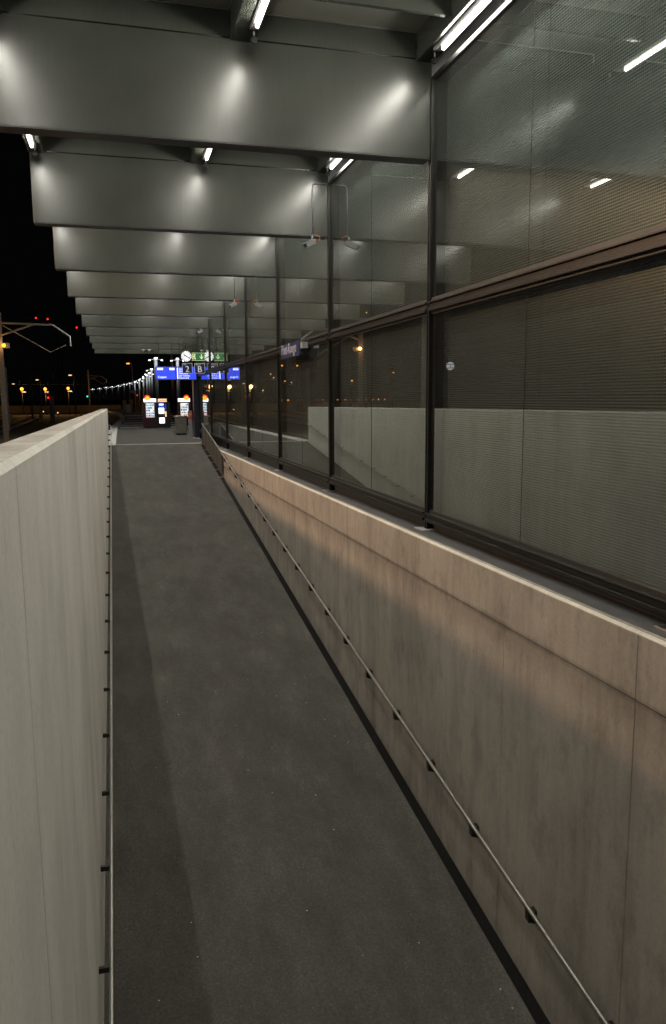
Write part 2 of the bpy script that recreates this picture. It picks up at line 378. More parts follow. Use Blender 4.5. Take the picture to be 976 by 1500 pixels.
# ------------------------------------------------------------------ left parapet: panels on a core, chamfered top
par = thing('parapet_wall', 'pale smooth concrete parapet wall along the left of the ramp', 'wall', (XO, 0, GZ))
def parapet_panel(ya, yb, core=False):
    bm = bmesh.new(); g = 0.0
    xi, xo = (XI-0.012, XO+0.012) if core else (XI, XO); ch = 0.03
    prof = lambda y: [(xo, y, zramp(YB)-0.3), (xi, y, zramp(YB)-0.3), (xi, y, zpar(y)-ch-(0.012 if core else 0)), (xi-ch, y, zpar(y)-(0.012 if core else 0)), (xo+0.02, y, zpar(y)-0.008), (xo, y, zpar(y)-0.028)]
    a = [bm.verts.new(p) for p in prof(ya)]; b = [bm.verts.new(p) for p in prof(yb)]
    for i in range(6): bm.faces.new((a[i], a[(i+1) % 6], b[(i+1) % 6], b[i]))
    bm.faces.new(a[::-1]); bm.faces.new(b)
    if not core:
        es = [e for e in bm.edges if (abs(e.verts[0].co.y-e.verts[1].co.y) < 1e-4)]
        bmesh.ops.bevel(bm, geom=es, offset=0.006, segments=1, affect='EDGES')
    return bm
ys = [YB, 1.37, 3.36, 6.86, 10.4, 13.9, 17.4, 20.9, 24.4, 27.9, 31.4, 34.9, 38.35]
for a, b in zip(ys[:-1], ys[1:]):
    obj('concrete_panel', parapet_panel(a+0.005, b-0.005), 'left_conc', par)
obj('wall_core', parapet_panel(YB+0.05, 38.3, True), 'left_conc', par)

# ------------------------------------------------------------------ right ramp wall: upper band and lower panels
rw = thing('ramp_wall', 'warm grey stained concrete wall along the right of the ramp', 'wall', (XW, 0, GZ))
def wall_piece(ya, yb, z0, z1, x0=XW, x1=XW+0.26, m='right_conc', name='concrete_panel', bev=0.005):
    bm = bmesh.new()
    add_hexa(bm, [(x0, ya, z0(ya)), (x1, ya, z0(ya)), (x1, yb, z0(yb)), (x0, yb, z0(yb)), (x0, ya, z1(ya)), (x1, ya, z1(ya)), (x1, yb, z1(yb)), (x0, yb, z1(yb))])
    if bev: bmesh.ops.bevel(bm, geom=bm.edges[:], offset=bev, segments=1, affect='EDGES')
    return obj(name, bm, m, rw)
JD = 0.59
joints = [10.82+2.75*k for k in range(-5, 11)]; joints = [j for j in joints if YB < j < YT-0.5]
js = [YB]+joints+[YT]
for i in range(len(js)-1):
    wall_piece(js[i]+0.002, js[i+1]-0.002, lambda y: zwall(y)-JD+0.003, lambda y: zwall(y)-0.03)
    a, b = js[i]-(0.45 if i % 2 and i else 0), js[i+1]-(0.45 if (i+1) % 2 and i+1 < len(js)-1 else 0)
    wall_piece(a+0.002, b-0.002, lambda y: zramp(YB)-0.4, lambda y: zwall(y)-JD-0.003, x0=XW+0.003)
    # pale chamfered coping strip
    bm = bmesh.new(); pr = []
    for y in (js[i]+0.003, js[i+1]-0.003):
        pr.append([bm.verts.new(p) for p in ((XW, y, zwall(y)-0.029), (XW+0.24, y, zwall(y)-0.029), (XW+0.24, y, zwall(y)), (XW+0.035, y, zwall(y)), (XW, y, zwall(y)-0.02))])
    for k in range(5): bm.faces.new((pr[0][k], pr[0][(k+1) % 5], pr[1][(k+1) % 5], pr[1][k]))
    bm.faces.new(pr[0][::-1]); bm.faces.new(pr[1])
    obj('coping', bm, 'cope', rw)
wall_piece(YB+0.05, YT-0.02, lambda y: zramp(YB)-0.3, lambda y: zwall(y)-0.035, x0=XW+0.012, x1=XW+0.25, m='gutter', name='wall_core', bev=0)
wall_piece(YB, YT, lambda y: zwall(y)-0.02, lambda y: zwall(y)+0.006, x0=XW+0.09, x1=XG+0.35, m='flash', name='flashing', bev=0.002)

# ------------------------------------------------------------------ glass wall
gw = thing('glass_wall', 'tall glazed screen wall with bronze frames and woven mesh behind the glass', 'glass wall', (XG, Y1, 0))
NB = 8; K0 = -2; KE = 6                       # mullions k = -2 .. 6
ZB0, ZB1 = CZ-1.83, CZ-1.70                   # bottom rail
ZM0, ZM1 = CZ+1.20, CZ+1.34                   # middle rail
ZTOP = CZ+4.30
for k in range(K0, KE+1):
    y = Y1+BAY*k
    B('mullion', 'frame', gw, (XG-0.05, XG-0.004, y-0.05, y-0.02, zwall(y)+0.02, ZTOP), (XG-0.05, XG-0.004, y+0.02, y+0.05, zwall(y)+0.02, ZTOP), (XG-0.03, XG+0.20, y-0.02, y+0.02, zwall(y)+0.02, ZTOP))
    B('base_plate', 'steel' if k % 2 else 'galv', gw, (XG-0.17, XG+0.17, y-0.16, y+0.16, zwall(y)+0.006, zwall(y)+0.020), bev=0.002)
pane_me = {}; scr_me = {}
for k in range(K0, KE):
    ya, yb = Y1+BAY*k+0.05, Y1+BAY*(k+1)-0.05
    B('rail', 'frame', gw, (XG-0.075, XG+0.10, ya, yb, ZM0, ZM0+0.05), (XG-0.045, XG+0.10, ya, yb, ZM0+0.05, ZM1-0.025), (XG-0.075, XG+0.10, ya, yb, ZM1-0.025, ZM1), bev=0.004)
    B('rail', 'frame', gw, (XG-0.085, XG+0.10, ya, yb, ZB0, ZB0+0.045), (XG-0.055, XG+0.10, ya, yb, ZB0+0.045, ZB1-0.02), (XG-0.085, XG+0.10, ya, yb, ZB1-0.02, ZB1), bev=0.004)
    B('gasket', 'gasket', gw, (XG-0.02, XG+0.03, ya, yb, ZM1+0.001, ZM1+0.055), (XG-0.02, XG+0.03, ya, yb, ZM0-0.03, ZM0-0.001), (XG-0.02, XG+0.03, ya, yb, ZB1+0.001, ZB1+0.04))
    B('skirt', 'gasket', gw, (XG+0.05, XG+0.12, ya, yb, -0.05, ZB0-0.004))
    B('head_rail', 'frame', gw, (XG-0.03, XG+0.22, ya, yb, ZTOP, ZTOP+0.06))
    for h in range(2):
        y0 = ya+(yb-ya)/2*h; y1 = ya+(yb-ya)/2*(h+1)
        for key, z0, z1 in (('lo', ZB1+0.002, ZM0-0.002), ('hi', ZM1+0.002, ZTOP-0.002)):
            for nm, m, dic, x0, x1, gp in (('pane', 'glass', pane_me, XG, XG, 0.0025), ('mesh_screen', 'screen', scr_me, XG+0.185, XG+0.185, 0.004)):
                if key not in dic:
                    bm = bmesh.new(); hh = (y1-y0)/2-gp
                    q = [bm.verts.new(p) for p in ((0, -hh, z0), (0, hh, z0), (0, hh, z1), (0, -hh, z1))]; bm.faces.new(q)
                    me = bpy.data.meshes.new(nm); bm.to_mesh(me); bm.free(); me.materials.append(MT[m]); dic[key] = me
                o = bpy.data.objects.new(nm, dic[key]); COL.objects.link(o); o.parent = gw; o.matrix_parent_inverse = Matrix.Translation(gw.location).inverted()
                o.location = (x0, (y0+y1)/2, 0)
                if nm == 'pane': o.rotation_euler = (0, 0, random.uniform(-0.0012, 0.0012))
    B('pane_joint', 'gasket', gw, (XG-0.003, XG+0.006, (ya+yb)/2-0.002, (ya+yb)/2+0.002, ZB1+0.04, ZM0-0.03), (XG-0.003, XG+0.006, (ya+yb)/2-0.002, (ya+yb)/2+0.002, ZM1+0.055, ZTOP))

# ------------------------------------------------------------------ canopy
can = thing('canopy', 'grey metal platform canopy of deep parallel cross beams', 'canopy', (1.5, 0, BB))
CEIL = CZ+4.90
kmax = 9
PX = ((-1.36, -1.10), (1.62, 1.93), (4.16, 4.40))
for k in range(-2, kmax+1):
    y = Y1+BAY*k
    bm = bmesh.new(); add_box(bm, XL, XG-0.03 if k < 6 else 8.6, y, y+0.28, BB, BT, bev=0.004)
    bmo = obj('beam', bm, 'beam', can)
    B('underside_shade', 'black', bmo, (XL+0.01, XG-0.04 if k < 6 else 8.5, y+0.006, y+0.27, BB-0.012, BB-0.001))  # black sheet under the beam stands in for the shadow of its lip
    B('panel_seam', 'black', bmo, (1.448, 1.451, y-0.0015, y+0.01, BB+0.01, BT-0.01))
    if k in (0, 1, 2):
        for xx in (3.97, 4.07):
            bm = bmesh.new(); add_disc(bm, (xx, y-0.002, CZ+4.30), 0.014, 0.008, 'Y', 10); obj('bolt', bm, 'black', bmo)
    for a, b in zip((PX[0][1], PX[1][1]), (PX[1][0], PX[2][0])):
        B('upper_panel', 'beam', can, (a+0.004, b-0.004, y+0.015, y+0.25, BT+0.022, CEIL-0.004))
    if k == kmax: continue
    for a, b in PX:
        B('purlin', 'beam', can, (a, b, y+0.285, y+BAY-0.005, CZ+4.53, CEIL), bev=0.003)
    for a, b in zip((PX[0][1], PX[1][1]), (PX[1][0], PX[2][0])):
        B('ceiling_panel', 'ceiling', can, (a+0.006, b-0.006, y+0.26, y+BAY+0.01, CEIL, CEIL+0.03))
        B('ceiling_trim', 'steel', can, (a+0.008, b-0.008, y+BAY-0.004, y+BAY+0.008, CEIL-0.012, CEIL-0.001))
        for dy in (1.18, 2.75, BAY-1.14):
            B('cross_member', 'beam', can, (a+0.003, b-0.003, y+dy-0.03, y+dy+0.03, CZ+4.60, CEIL-0.003))
# roof skin so that no sky shows between the beams
poly('roof_sheet', 'galv', [[(XL-0.1, Y1-2*BAY, CEIL+0.08), (XG+0.6, Y1-2*BAY, CEIL+0.08), (XG+0.6, Y1+kmax*BAY+0.3, CEIL+0.08), (XL-0.1, Y1+kmax*BAY+0.3, CEIL+0.08)]], can)

# tube lights: one fixture per bay and row
ROWS = ((-1.24, 'outer left', 1), (1.85, 'middle', 1), (4.28, 'glass side', -1))
LZ = CZ+4.45
for k in range(-2, kmax):
    y = Y1+BAY*k
    for xr, rn, sgn in ROWS:
        q = 'behind the camera side' if k < -1 else None
        lab = 'fluorescent light in the %s row, %s bay of the canopy from the camera' % (rn, ORD[k+2])
        f = thing('tube_light', lab, 'ceiling light', (xr, y+BAY/2, LZ+0.07), 'fluorescent lights under the canopy')
        B('housing', 'galv', f, (xr-0.055, xr+0.055, y+0.55, y+BAY-0.45, LZ+0.045, LZ+0.078), bev=0.004)
        B('reflector', 'white', f, (xr-0.04, xr+0.04, y+0.6, y+BAY-0.5, LZ+0.034, LZ+0.044))
        for ya, yb in ((y+0.75, y+2.55), (y+2.95, y+BAY-0.66)):
            T('tube', 'tube', f, [(xr, ya, LZ), (xr, yb, LZ)], r=0.026, n=8)
            B('tube_holder', 'white', f, (xr-0.022, xr+0.022, ya-0.03, ya-0.002, LZ-0.022, LZ+0.034), (xr-0.022, xr+0.022, yb+0.002, yb+0.03, LZ-0.022, LZ+0.034))
        bm = bmesh.new(); add_disc(bm, (xr+0.02, y+BAY-0.32, LZ-0.02), 0.04, 0.04, 'Y', 14); obj('cable_clamp', bm, 'darkmetal', f)
        T('clamp_strap', 'galv', f, [(xr+0.02, y+BAY-0.32, LZ+0.03), (xr+0.02, y+BAY-0.32, LZ+0.078)], r=0.012, n=6)

# ------------------------------------------------------------------ handrails
hr = thing('handrail', 'thin steel handrail on dark brackets along the right ramp wall', 'handrail', (XW-0.08, 20, zramp(20)+0.98))
xr = XW-0.085
T('rail', 'steel', hr, [(xr, y, zramp(y)+0.98) for y in (YB+0.5, 10, 20, 31.2)], r=0.024, n=10)
y = 2.6
while y < 31:
    z = zramp(y)+0.98
    bm = bmesh.new(); q = 0.036; add_hexa(bm, [(xr-0.012, y-q, z-0.15), (XW+0.004, y-q, z-0.18), (XW+0.004, y+q, z-0.17), (xr-0.012, y+q, z-0.14), (xr-0.015, y-q, z-0.024-q*0.13), (XW+0.004, y-q, z-0.03-q*0.13), (XW+0.004, y+q, z-0.024), (xr-0.015, y+q, z-0.018)])
    obj('bracket', bm, 'darkmetal', hr); y += 1.39
hl = thing('handrail', 'thin steel handrail on dark brackets along the left parapet wall', 'handrail', (-0.28, 20, zramp(20)+0.98))
T('rail', 'steel', hl, [(-0.28, y, zramp(y)+0.98) for y in (YB+0.5, 10, 20, 30, 37.9)]+[(-0.30, 38.2, 0.98), (-0.39, 38.25, 0.98)], r=0.021, n=10)
y = 2.9
while y < 38:
    z = zramp(y)+0.98
    B('bracket', 'darkmetal', hl, (XI-0.004, -0.29, y-0.018, y+0.018, z-0.075, z-0.022)); y += 1.39

# guard rail at the head of the ramp
gd = thing('guard_rail', 'steel guard rail with sheet infill at the head of the ramp', 'guard rail', (4.0, 35, 0))
gx = XW-0.075
py = [31.3+1.42*i for i in range(6)]
T('handrail', 'steel', gd, [(gx, 31.25, zramp(31.25)+1.0), (gx, 38.45, zramp(38.45)+1.0), (gx+0.02, 38.55, 1.0), (XG-0.08, 38.55, 1.0)], r=0.023, n=10)
for i, y in enumerate(py):
    z = zramp(y)
    B('post', 'panelmetal', gd, (gx-0.02, gx+0.02, y-0.02, y+0.02, z+0.012, z+0.985))
    B('base_plate', 'steel', gd, (gx-0.13, gx+0.06, y-0.05, y+0.05, z+0.012-0.0065, z+0.022))
    if i:
        a, b = py[i-1]+0.03, y-0.03
        m_ = (b-a)/3
        for j in range(3):
            a2, b2 = a+m_*j+0.006, a+m_*(j+1)-0.006
            bm = bmesh.new(); za, zb = zramp(a2), zramp(b2); d = 0.006
            add_hexa(bm, [(gx-d, a2, za+0.12), (gx+d, a2, za+0.12), (gx+d, b2, zb+0.12), (gx-d, b2, zb+0.12), (gx-d, a2, za+0.93), (gx+d, a2, za+0.93), (gx+d, b2, zb+0.93), (gx-d, b2, zb+0.93)])
            obj('infill_sheet', bm, 'panelmetal', gd)
B('infill_sheet', 'panelmetal', gd, (gx+0.04, XG-0.1, 38.54, 38.555, 0.12, 0.93))
B('post', 'panelmetal', gd, (XG-0.11, XG-0.08, 38.53, 38.57, 0.0, 0.985))

# ------------------------------------------------------------------ security cameras under the beams
def security_camera(k, label, pipe):
    y = Y1+BAY*k-0.05
    t = thing('security_camera', label, 'camera', (4.03, y, BB), 'security cameras under the canopy beams')
    if pipe:
        T('conduit', 'galv', t, [(4.38, y+0.03, CZ+4.31), (4.10, y+0.03, CZ+4.31), (4.06, y+0.03, CZ+4.28), (4.05, y+0.03, CZ+4.0), (4.05, y+0.03, BB+0.03)], r=0.013)
        T('cable', 'copper', t, [(4.06, y, BB+0.02), (4.12, y-0.01, BB), (4.19, y-0.02, BB-0.03), (4.17, y-0.04, BB-0.09), (4.09, y-0.05, BB-0.11)], r=0.009)
    T('bracket', 'galv', t, [(4.03, y+0.05, BB+0.02), (4.03, y, BB-0.03), (4.02, y, BB-0.1)], r=0.02)
    bm = bmesh.new(); add_box(bm, -0.055, 0.055, -0.15, 0.13, -0.05, 0.05, bev=0.012)
    add_box(bm, -0.062, 0.062, -0.19, 0.10, 0.051, 0.058)
    bm.transform(Matrix.Translation((3.99, y-0.02, BB-0.165)) @ Matrix.Rotation(rad(-62), 4, 'Z') @ Matrix.Rotation(rad(24), 4, 'X'))
    bo = obj('camera_body', bm, 'galv', t)
    bm = bmesh.new(); add_disc(bm, (0, -0.155, 0), 0.035, 0.02, 'Y', 14)
    bm.transform(Matrix.Translation((3.99, y-0.02, BB-0.165)) @ Matrix.Rotation(rad(-62), 4, 'Z') @ Matrix.Rotation(rad(24), 4, 'X'))
    obj('lens', bm, 'black', bo)
security_camera(1, 'grey security camera on a steel conduit pipe, nearest of the three', True)
security_camera(3, 'small grey security camera under a far beam, second of the three', True)
security_camera(5, 'tiny grey security camera under a far beam, farthest of the three', False)

# ------------------------------------------------------------------ signs, clock, boards
ns = thing('station_name_sign', 'dark blue station name sign fixed along the middle rail of the glass wall', 'sign', (XG-0.2, 19.2, CZ+1.1))
B('panel', 'signblue', ns, (XG-0.235, XG-0.20, 18.2, 20.3, CZ+0.98, CZ+1.33), bev=0.004)
B('bracket', 'galv', ns, (XG-0.20, XG-0.055, 18.0, 18.25, CZ+1.14, CZ+1.28), (XG-0.20, XG-0.055, 20.1, 20.3, CZ+1.14, CZ+1.28))
text('lettering', 'Pont-Rouge', 'lilac', ns, (XG-0.237, 20.2, CZ+1.08), 0.36, rot=(90, 0, -90))

es = thing('exit_sign', 'green emergency exit sign with running figure and down arrow', 'sign', (3.88, 38.3, CZ+2.1))
z0, z1 = CZ+1.79, CZ+2.13
B('panel', 'exitgreen', es, (3.58, 4.18, 38.3, 38.36, z0, z1), bev=0.004)
B('border', 'exitglyph', es, (3.57, 4.19, 38.303, 38.357, z1+0.001, z1+0.012), (3.57, 4.19, 38.303, 38.357, z0-0.012, z0-0.001))
bm = bmesh.new()                             # door frame and running figure
for b in ((3.60, 3.62, z0+0.04, z1-0.04), (3.72, 3.74, z0+0.16, z1-0.04), (3.62, 3.72, z1-0.06, z1-0.04), (3.655, 3.70, z0+0.13, z0+0.22), (3.62, 3.66, z0+0.05, z0+0.09), (3.70, 3.76, z0+0.05, z0+0.10), (3.69, 3.74, z0+0.10, z0+0.13), (3.62, 3.66, z0+0.16, z0+0.19)):
    add_box(bm, b[0], b[1], 38.290, 38.298, b[2], b[3])
add_disc(bm, (3.69, 38.294, z0+0.25), 0.024, 0.008, 'Y', 10); obj('running_figure', bm, 'exitglyph', es)
bm = bmesh.new(); ax = 4.03
add_box(bm, ax-0.018, ax+0.018, 38.290, 38.298, z0+0.12, z1-0.05)
v = [bm.verts.new(p) for p in ((ax-0.085, 38.292, z0+0.16), (ax, 38.292, z0+0.05), (ax+0.085, 38.292, z0+0.16), (ax+0.085, 38.292, z0+0.205), (ax, 38.292, z0+0.10), (ax-0.085, 38.292, z0+0.205))]
bm.faces.new((v[0], v[1], v[4], v[5])); bm.faces.new((v[1], v[2], v[3], v[4])); obj('arrow', bm, 'exitglyph', es)
T('hanger', 'darkmetal', es, [(3.7, 38.33, z1), (3.7, 38.33, BB+0.35)], [(4.06, 38.33, z1), (4.06, 38.33, BB+0.35)], r=0.01)

def blue_sign(nm, lab, x0, x1, big, small):
    s = thing(nm, lab, 'sign', ((x0+x1)/2, 40.0, CZ+1.7)); zz0, zz1 = CZ+1.23, CZ+1.73
    B('panel', 'signblue', s, (x0, x1, 40.0, 40.05, zz0, zz1), bev=0.004)
    B('border', 'signwhite', s, (x0, x1, 39.992, 39.998, zz1-0.016, zz1-0.004), (x0, x1, 39.992, 39.998, zz0+0.004, zz0+0.016), (x0, x0+0.012, 39.992, 39.998, zz0+0.017, zz1-0.017), (x1-0.012, x1, 39.992, 39.998, zz0+0.017, zz1-0.017))
    text('number', big, 'signwhite', s, ((x0+x1)/2, 39.995, zz0+0.07), 0.42, align='CENTER', ext=0.004)
    text('caption', small, 'signwhite', s, (x0+0.05, 39.995, zz1-0.10), 0.085)
    T('hanger', 'darkmetal', s, [(x0+0.1, 40.02, zz1), (x0+0.1, 40.02, BB+1.6)], [(x1-0.1, 40.02, zz1), (x1-0.1, 40.02, BB+1.6)], r=0.01)
blue_sign('track_sign', 'square blue sign with the number 2', 3.25, 3.74, '2', 'Voie')
blue_sign('sector_sign', 'square blue sign with the letter B', 3.85, 4.36, 'B', 'Secteur')

ck = thing('station_clock', 'round white illuminated clock hanging beside the exit sign', 'clock', (3.81, 44, CZ+2.27))
bm = bmesh.new(); add_disc(bm, (3.81, 44.05, CZ+2.27), 0.29, 0.16, 'Y', 32); obj('case', bm, 'black', ck)
bm = bmesh.new(); add_disc(bm, (3.81, 43.96, CZ+2.27), 0.275, 0.012, 'Y', 32); face = obj('dial', bm, 'clockface', ck)
bm = bmesh.new()
for i in range(12):
    a = i*math.pi/6; ca, sa = math.sin(a), math.cos(a)
    add_box(bm, 3.81+0.235*ca-0.018, 3.81+0.235*ca+0.018, 43.945, 43.95, CZ+2.27+0.235*sa-0.018, CZ+2.27+0.235*sa+0.018)
obj('hour_marks', bm, 'black', face)
def hand(ang, ln, wd):
    bm = bmesh.new(); add_box(bm, -wd, wd, -0.003, 0.003, -0.05, ln)
    bm.transform(Matrix.Translation((3.81, 43.94, CZ+2.27)) @ Matrix.Rotation(rad(ang), 4, 'Y')); obj('hand', bm, 'black', face)
hand(-58, 0.16, 0.028); hand(120, 0.22, 0.02)
T('hanger', 'darkmetal', ck, [(3.81, 44.05, CZ+2.56), (3.81, 44.05, BB+0.2)], r=0.025)

def board(x0, x1, lab, lines):
    b = thing('departure_board', lab, 'display board', ((x0+x1)/2, 43.7, CZ+1.35), 'blue departure boards'); zz0, zz1 = CZ+1.02, CZ+1.68
    B('case', 'black', b, (x0, x1, 43.68, 43.86, zz0-0.03, zz1+0.03), bev=0.006)
    s = B('screen', 'screenblue', b, (x0+0.02, x1-0.01, 43.664, 43.676, zz0, zz1))
    for tx, tz, sz, body in lines: text('lettering', body, 'screentext', s, (x0+tx, 43.658, zz0+tz), sz)
    T('hanger', 'darkmetal', b, [(x0+0.2, 43.77, zz1+0.03), (x0+0.2, 43.77, BB+1.3)], [(x1-0.2, 43.77, zz1+0.03), (x1-0.2, 43.77, BB+1.3)], r=0.018)
    return s
s1 = board(2.13, 3.19, 'blue departure board with the destination Coppet, left of the pair', [(0.10, 0.08, 0.15, 'Coppet')])
B('time_box', 'screentext', s1, (2.21, 2.52, 43.652, 43.66, CZ+1.52, CZ+1.63), (2.86, 3.12, 43.652, 43.66, CZ+1.52, CZ+1.63))
text('lettering', '00:31', 'screenblue', s1, (2.225, 43.65, CZ+1.54), 0.115); text('lettering', '00:31', 'screenblue', s1, (2.872, 43.65, CZ+1.54), 0.09)
s2 = board(3.20, 4.29, 'blue departure board with a list of stops, right of the pair', [(0.16, 0.52, 0.115, 'Genève'), (0.16, 0.40, 0.115, 'Sécheron'), (0.16, 0.28, 0.115, 'Chambésy'), (0.16, 0.16, 0.115, 'Les Tuileries'), (0.16, 0.04, 0.115, 'Genthod-B.')])
B('route_line', 'screentext', s2, (3.26, 3.31, 43.652, 43.66, CZ+1.05, CZ+1.64))

# column, bin, validator
co = thing('column', 'tall dark navy canopy column at the end of the glass wall', 'column', (4.3, 44.6, 0))
B('shaft', 'navy', co, (4.17, 4.50, 44.25, 45.05, 0.03, CZ+1.25), bev=0.01)
B('base', 'slab_and_lamplight', co, (4.12, 4.54, 44.2, 45.1, -0.01, 0.03))
bn = thing('litter_bin', 'grey metal litter bin with a pale lid standing on the platform', 'bin', (3.77, 48.7, 0))
B('body', 'steel', bn, (3.44, 4.10, 48.55, 49.15, 0.09, 1.08), bev=0.02)
B('lid', 'steel', bn, (3.34, 4.15, 48.48, 49.22, 1.085, 1.15), bev=0.015)
B('plinth', 'black', bn, (3.48, 4.06, 48.6, 49.1, 0.0, 0.088))
va = thing('ticket_validator', 'red orange ticket validator box on a grey post', 'ticket validator', (4.08, 45.85, 0))
B('post', 'galv', va, (3.98, 4.19, 45.8, 46.0, 0, 1.06), bev=0.008)
vb = B('box', 'orange', va, (3.965, 4.205, 45.74, 46.0, 1.065, 1.48), bev=0.015)
B('slot', 'white', vb, (4.03, 4.14, 45.725, 45.738, 1.24, 1.36))
B('slot', 'black', vb, (4.06, 4.11, 45.715, 45.724, 1.27, 1.33))

# ------------------------------------------------------------------ vending machines
def snack(x0, y, lab, flip):
    v = thing('vending_machine', lab, 'vending machine', (x0+0.5, y, 0), 'vending machines on the platform')
    X = (lambda a, b: (x0+1.0-b, x0+1.0-a)) if flip else (lambda a, b: (x0+a, x0+b))
    B('cabinet', 'maroon', v, (x0, x0+1.0, y, y+0.85, 0.04, 1.94), bev=0.01)
    hd = B('header', 'vendwhite', v, (*X(0.10, 1.0), y-0.03, y+0.25, 1.945, 2.20), bev=0.006)
    c = sum(X(0.34, 0.40))/2
    bm = bmesh.new(); add_disc(bm, (c, y-0.05, 2.26), 0.22, 0.03, 'Y', 24); d = obj('emblem', bm, 'vendred', hd)
    bm = bmesh.new(); add_disc(bm, (c, y-0.075, 2.21), 0.165, 0.015, 'Y', 24); obj('emblem_centre', bm, 'vendgold', d)
    w_ = B('window', 'vendcool', v, (*X(0.24, 0.84), y-0.012, y-0.002, 0.80, 1.84))
    cols = ['orange', 'white', 'signblue', 'black', 'yellow', 'vendred', 'lilac', 'black', 'vendgold']
    for r in range(5):
        B('shelf', 'galv', w_, (*X(0.25, 0.83), y-0.02, y-0.013, 0.835+r*0.2, 0.85+r*0.2))
        for q in range(6):
            a = 0.262+q*0.095; hgt = random.uniform(0.09, 0.145)
            if random.random() < 0.86: B('product', random.choice(cols), w_, (*X(a, a+random.uniform(0.055, 0.08)), y-0.028, y-0.021, 0.855+r*0.2, 0.855+r*0.2+hgt))
    B('coin_panel', 'black', v, (*X(0.87, 0.97), y-0.014, y-0.002, 0.9, 1.8))
    B('coin_light', 'vendblue', v, (*X(0.90, 0.94), y-0.024, y-0.015, 1.68, 1.76))
    B('flap', 'black', v, (*X(0.22, 0.86), y-0.016, y-0.002, 0.25, 0.62))
snack(1.92, 61.2, 'snack vending machine with white lit header and red emblem on its left', False)
snack(4.72, 63.0, 'mirrored copy of the snack vending machine, standing in for its reflection behind the bin', True)  # solid copy built in place of a mirror image of the first machine
v = thing('vending_machine', 'dark coffee vending machine with beige lit header and blue panel', 'vending machine', (3.6, 61.2, 0), 'vending machines on the platform')
x0, y = 3.0, 61.2
B('cabinet', 'black', v, (x0, x0+0.95, y, y+0.85, 0.04, 1.94), bev=0.01)
hd = B('header', 'vendbeige', v, (x0+0.08, x0+0.72, y-0.03, y+0.25, 1.945, 2.18), bev=0.006)
text('lettering', 'LAVAZZA', 'black', hd, (x0+0.12, y-0.034, 2.01), 0.15)
bl = B('blue_panel', 'vendblue', v, (x0+0.10, x0+0.50, y-0.012, y-0.002, 1.50, 1.88))
B('lettering', 'vendwhite', bl, (x0+0.14, x0+0.46, y-0.02, y-0.013, 1.70, 1.80))
sc2 = B('screen', 'vendwhite', v, (x0+0.10, x0+0.50, y-0.014, y-0.002, 1.06, 1.50))
B('cup_mark', 'signblue', sc2, (x0+0.25, x0+0.33, y-0.022, y-0.015, 1.24, 1.33))
B('cup_door', 'vendwhite', v, (x0+0.12, x0+0.52, y-0.012, y-0.002, 0.34, 0.76))
for i in range(3): B('button', 'vendblue', v, (x0+0.58, x0+0.66, y-0.012, y-0.002, 1.38+0.15*i, 1.46+0.15*i))
B('price_list', 'vendbeige', v, (x0+0.56, x0+0.67, y-0.012, y-0.002, 0.82, 1.24))

# ------------------------------------------------------------------ platform lamp posts
LP = [(3.63, 73.7), (5.65, 74.7), (4.42, 101), (4.72, 115.8), (4.82, 127.7), (4.85, 144.7), (4.59, 160.6), (4.1, 176.9), (3.28, 192.4), (2.17, 205.8), (0.82, 226.9), (-0.9, 245.7), (-2.8, 259.8), (-5.3, 284.5), (-8.0, 303)]
for i, (x, y) in enumerate(LP):
    if i == 0: lab = 'grey platform lamp post behind the snack vending machine'
    elif i == 1: lab = 'grey platform lamp post between the boards and the litter bin'
    elif i == len(LP)-1: lab = 'far platform lamp post, leftmost of the curving row'
    else: lab = 'platform lamp post, %s from the right in the row curving away' % ORD[i-2]
    p = thing('lamp_post', lab, 'lamp post', (x, y, 0), 'platform lamp posts')
    wv = 0.20 if i < 2 else 0.17
    bm = bmesh.new(); add_tube(bm, [(x, y, 0.0), (x, y, 5.72)], wv, 10, wv*0.8); obj('pole', bm, 'galv', p, True)
    T('arm', 'galv', p, [(x-0.55, y, 5.70), (x+0.55, y, 5.70)], r=0.04, n=6)
    bm = bmesh.new(); add_box(bm, x-0.14, x+0.14, y-0.42, y-0.22, 5.74, 5.86, bev=0.02); obj('lamp', bm, 'lampwhite', p)
    if i < 8:
        pl = bpy.data.lights.new('post_lamp', 'POINT'); pl.energy = 38; pl.color = (0.93, 0.96, 1.0); pl.shadow_soft_size = 0.12
        po = bpy.data.objects.new('post_lamp', pl); COL.objects.link(po); po.parent = p; po.location = (0, -0.75, 5.5)
    for s in (-1, 1):
        bm = bmesh.new(); add_box(bm, x+s*0.55-0.08, x+s*0.55+0.08, y-0.12, y+0.12, 5.60, 5.66, bev=0.01); obj('side_lamp', bm, 'lampwhite', p)

# loudspeakers hung from the last beam
for i, xx in enumerate((2.10, 2.52)):
    yb = Y1+BAY*kmax-0.12
    q = thing('loudspeaker', 'small pale loudspeaker under the last canopy beam, %s one of two' % ('left' if i == 0 else 'right'), 'loudspeaker', (xx, yb, BB))
    T('bracket', 'galv', q, [(xx, yb+0.13, BB+0.12), (xx, yb, BB+0.12), (xx, yb, BB+0.30)], r=0.02, n=6)
    bm = bmesh.new(); add_tube(bm, [(xx, yb-0.25, BB+0.36), (xx, yb+0.1, BB+0.36)], 0.16, 12, 0.10); obj('horn', bm, 'white', q)

